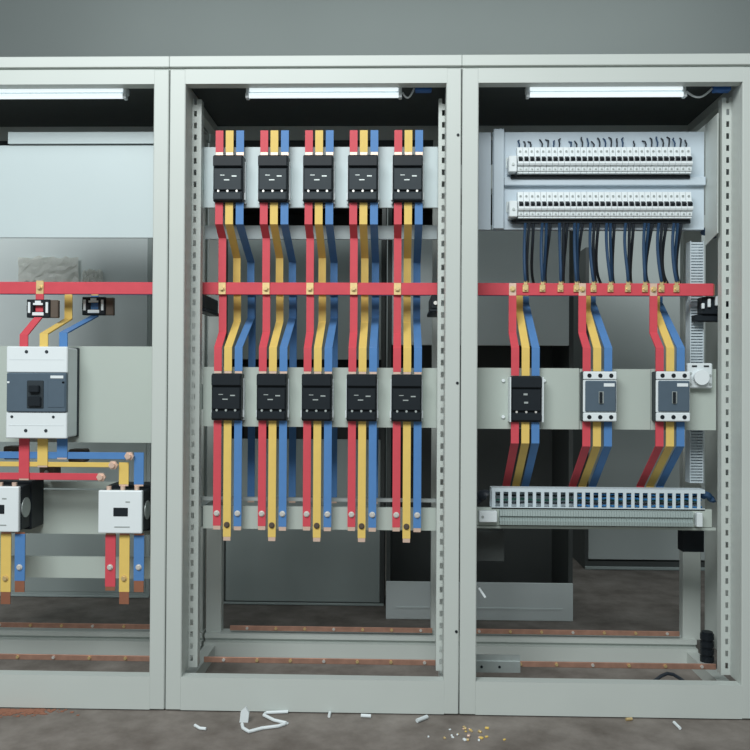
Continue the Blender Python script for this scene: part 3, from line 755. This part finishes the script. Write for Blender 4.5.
for (nm, us, zb_, full) in (('fully visible', (110.5, 124.5, 139), zb1c, 1), ('cut-off', (-8, 6, 20), zb2c, 0)):
    for col, u in zip('ryb', us):
        Yq = .075; xx = UX(u, 560, Yq)
        ve = {'r': 590.5, 'y': 604, 'b': 592}[col]
        ze = UZ(u, ve, Yq); bz = UZ(u, {'r': 567, 'y': 578, 'b': 567}[col], Yq)
        strip([(Yq, zb_-.004), (Yq, ze)], xx, CMAT[col], f'{CN[col]} tail strip hanging under the {nm} power contactor', (.006, {'r': .014, 'y': .043, 'b': .04}[col]), [(Yq, bz, STEEL if col != 'y' else BRASS)], w=.036, tipmat=COPPER)
# risers between the link bars and the visible contactor
for col, u, va in (('y', 124, 466), ('b', 139, 455)):
    z, hh = LZ[col]; Yq = YH[col]+.003+ST/2+.0005
    xx = UX(u, 470, Yq)
    strip([(Yq, z+hh/2), (Yq, zt1c+.0125)], xx, CMAT[col], f'short {CN[col]} riser from link bar down onto the visible power contactor', (0, .006), [], w=.034)
for k, (u, v) in enumerate(((37, 477), (75, 459))):
    x, z = U(u, v, .10)
    pass
# standoff insulators behind the link bars
for u, v, lab in ((47, 472, 'brown standoff insulator behind the yellow tail of the big moulded breaker'), (11, 453, 'brown standoff insulator behind the red tail of the big moulded breaker'), (76, 456, 'brown standoff insulator behind the blue link bar')):
    Y = .19; x, z = U(u, v, Y)
    T = thing('standoff_insulator', (x, Y, z), lab, 'insulator')
    b = MB()
    b.box(-.03, .03, 0, .058, -.024, .024, bev=.005); b.build('body', BROWN, T)
    b = MB(); b.cyl((0, -.008, 0), (0, -.0002, 0), .008, 6); b.build('bolt', GALV, T)

# ---------------------------------------------------------------- earth bars at the foot
def earth_bar(xa, xb, Y, z, label, r=.006):
    T = thing('earth_bar', (xa, Y, z), label, 'copper bar')
    MB().box(0, xb-xa, -.0025, .0025, -.010, .010, bev=.001).build('bar', DULLCU, T)
    n = 7
    for i in range(n):
        x = (i+.6)*(xb-xa)/n
        MB().cyl((x, -.009, .001), (x, -.0026, .001), .006, 6).build('bolt', BRASS if i % 3 else STEEL, T)
for cab, a, b_ in (('big-breaker cabinet', -1.44, OPL[1]+.04), ('contactor cabinet', UX(204, 660, .2), UX(438, 660, .2)), ('miniature breaker cabinet', OPR[0]-.03, UX(716, 660, .2))):
    zf = UZ(320, 661, .2); earth_bar(a, b_, .2, zf, 'copper earth bar low at the front of the '+cab)
    zr = UZ(320, 629, .58); earth_bar(a+.02, b_-.005, .58, zr, 'copper earth bar low at the rear of the '+cab)
    # insulators below them, resting on the floor frame
x, z = U(707, 652, .45)
T = thing('standoff_insulator', (x, .45, .0505), 'black ribbed standoff at the foot of the rear earth bar by the end wall', 'insulator')
b = MB()
zh = UZ(707, 640, .45)
for q in range(4): b.cyl((0, 0, q*zh/4.6), (0, 0, (q+.7)*zh/4.6), .026, 14); b.cyl((0, 0, (q+.7)*zh/4.6), (0, 0, (q+1)*zh/4.6), .021, 14)
b.build('body', BLACK, T)
x0, z = U(476, 668, .17); x1 = UX(521, 668, .17)
T = thing('bar_splice', (x0, .185, UZ(500, 674, .17)), 'pale metal splice plate with two holes on the front earth bar', 'bracket')
b = MB(); b.box(0, x1-x0, .0, .006, 0, UZ(500, 663, .17)-UZ(500, 674, .17)); b.box(0, x1-x0, .0061, .012, .03, UZ(500, 657, .17)-UZ(500, 674, .17)); b.build('plate', GALV, T)
for u in (482, 500): MB().cyl((UX(u, 667, .17)-x0, -.002, .02), (UX(u, 667, .17)-x0, -.0001, .02), .005, 10).build('hole', BLACK, T)
# curled dark cable on the cabinet floor
o = MB(); xq = UX(668, 672, .12)
pts = [((q-7)*.022, .01*math.sin(q), .075*math.exp(-((q-7)/4.)**2)+.004) for q in range(15)]
o.tube(pts, .006, 8); tag(o.build('cable', WIREK, None, True, (xq, .12, .031)), 'black cable arched on the floor of the miniature breaker cabinet', 'cable')
# white tag hung on the frame edge
x, z = U(481.5, 593, .05)
o = MB(); o.prism_xz([(-.012, .016), (-.006, .020), (.016, -.012), (.010, -.017)], 0, .002); tag(o.build('paper_tag', WHITE, None, False, (x, .047, z)), 'small white tag stuck on the frame edge of the miniature breaker cabinet', 'tag')

# ---------------------------------------------------------------- scraps on the floor
def fl(u, v):
    d = FWD*FPX + RV*(u-375) - UV*(v-375); t = -CAM.z/d.z; p = CAM+d*t
    return p.x, p.y
def scrap(px, r, mt, name, label, cat):
    P = [fl(*p) for p in px]; x0, y0 = P[0]
    o = MB(); pts = []
    for (a, b_) in zip(P, P[1:]):
        for q in range(4): t = q/4; pts.append((a[0]+(b_[0]-a[0])*t-x0, a[1]+(b_[1]-a[1])*t-y0, r+.0006))
    pts.append((P[-1][0]-x0, P[-1][1]-y0, r+.0006))
    o.tube(pts, r, 8)
    return tag(o.build(name, mt, None, True, (x0, y0, 0)), label, cat)
scrap([(288, 713.5), (266, 714.5), (264, 717), (274, 722), (287, 725), (278, 728), (262, 730), (249, 733.5), (243, 730), (242, 726)], .0055, WHITE, 'wire_scrap', 'white zigzag wire scrap on the floor before the contactor cabinet', 'wire')
x, y = fl(244, 722)
o = MB(); o.prism_xz([(-.014, .0), (.014, .0), (.017, .03), (.006, .05), (-.010, .035)], -.006, .006); tag(o.build('plastic_clip', WHITE, None, False, (x, y, .0005)), 'white plastic clip upright at the end of the zigzag wire scrap', 'clip')
scrap([(195, 727), (200, 730), (206, 730.5)], .005, WHITE, 'wire_scrap', 'short curved white scrap lying alone near the first cabinet seam', 'wire')
scrap([(329, 718), (330, 714)], .005, WHITE, 'wire_scrap', 'tiny white scrap upright against the plinth of the contactor cabinet', 'wire')
scrap([(361, 717.5), (371, 718)], .006, WHITE, 'wire_scrap', 'small flat white scrap at the middle of the contactor cabinet plinth', 'wire')
scrap([(417, 723), (427, 719)], .007, IVORY, 'wire_scrap', 'slanting pale scrap before the seam of contactor and miniature breaker cabinets', 'wire')
scrap([(674, 724), (680, 730)], .005, WHITE, 'wire_scrap', 'white sliver on the floor before the miniature breaker cabinet', 'wire')
scrap([(626, 721), (632, 720.5)], .005, BRASS, 'wire_scrap', 'yellowish scrap against the plinth of the miniature breaker cabinet', 'wire')
for i in range(26):
    u = 466+random.gauss(0, 14); v = 727+random.random()*14
    x, y = fl(u, v); o = MB(); r = .003+.004*random.random(); o.box(-r, r, -r*.7, r*.7, 0, r, bev=r*.25)
    ob = o.build('insulation_crumb', (YEL, WHITE, BRASS, PINK)[i % 4], None, False, (x, y, .0003)); ob.rotation_euler.z = random.random()*3
    tag(ob, 'crumb of stripped insulation scattered on the floor before the cabinet seam', 'crumb', 'insulation crumbs by the cabinet seam')
o = MB()
for i in range(420):
    u = abs(random.gauss(0, 30))-8; v = 709+abs(random.gauss(0, 2.6))
    x, y = fl(u, v+.5); r = .001+.0022*random.random(); o.box(x-r*2, x+r*2, y-r*2, y+r*2, .0003, .0003+r*.5)
tag(o.build('orange_dust', DUST), 'orange dust along the plinth under the big-breaker cabinet', 'dust', kind='stuff')
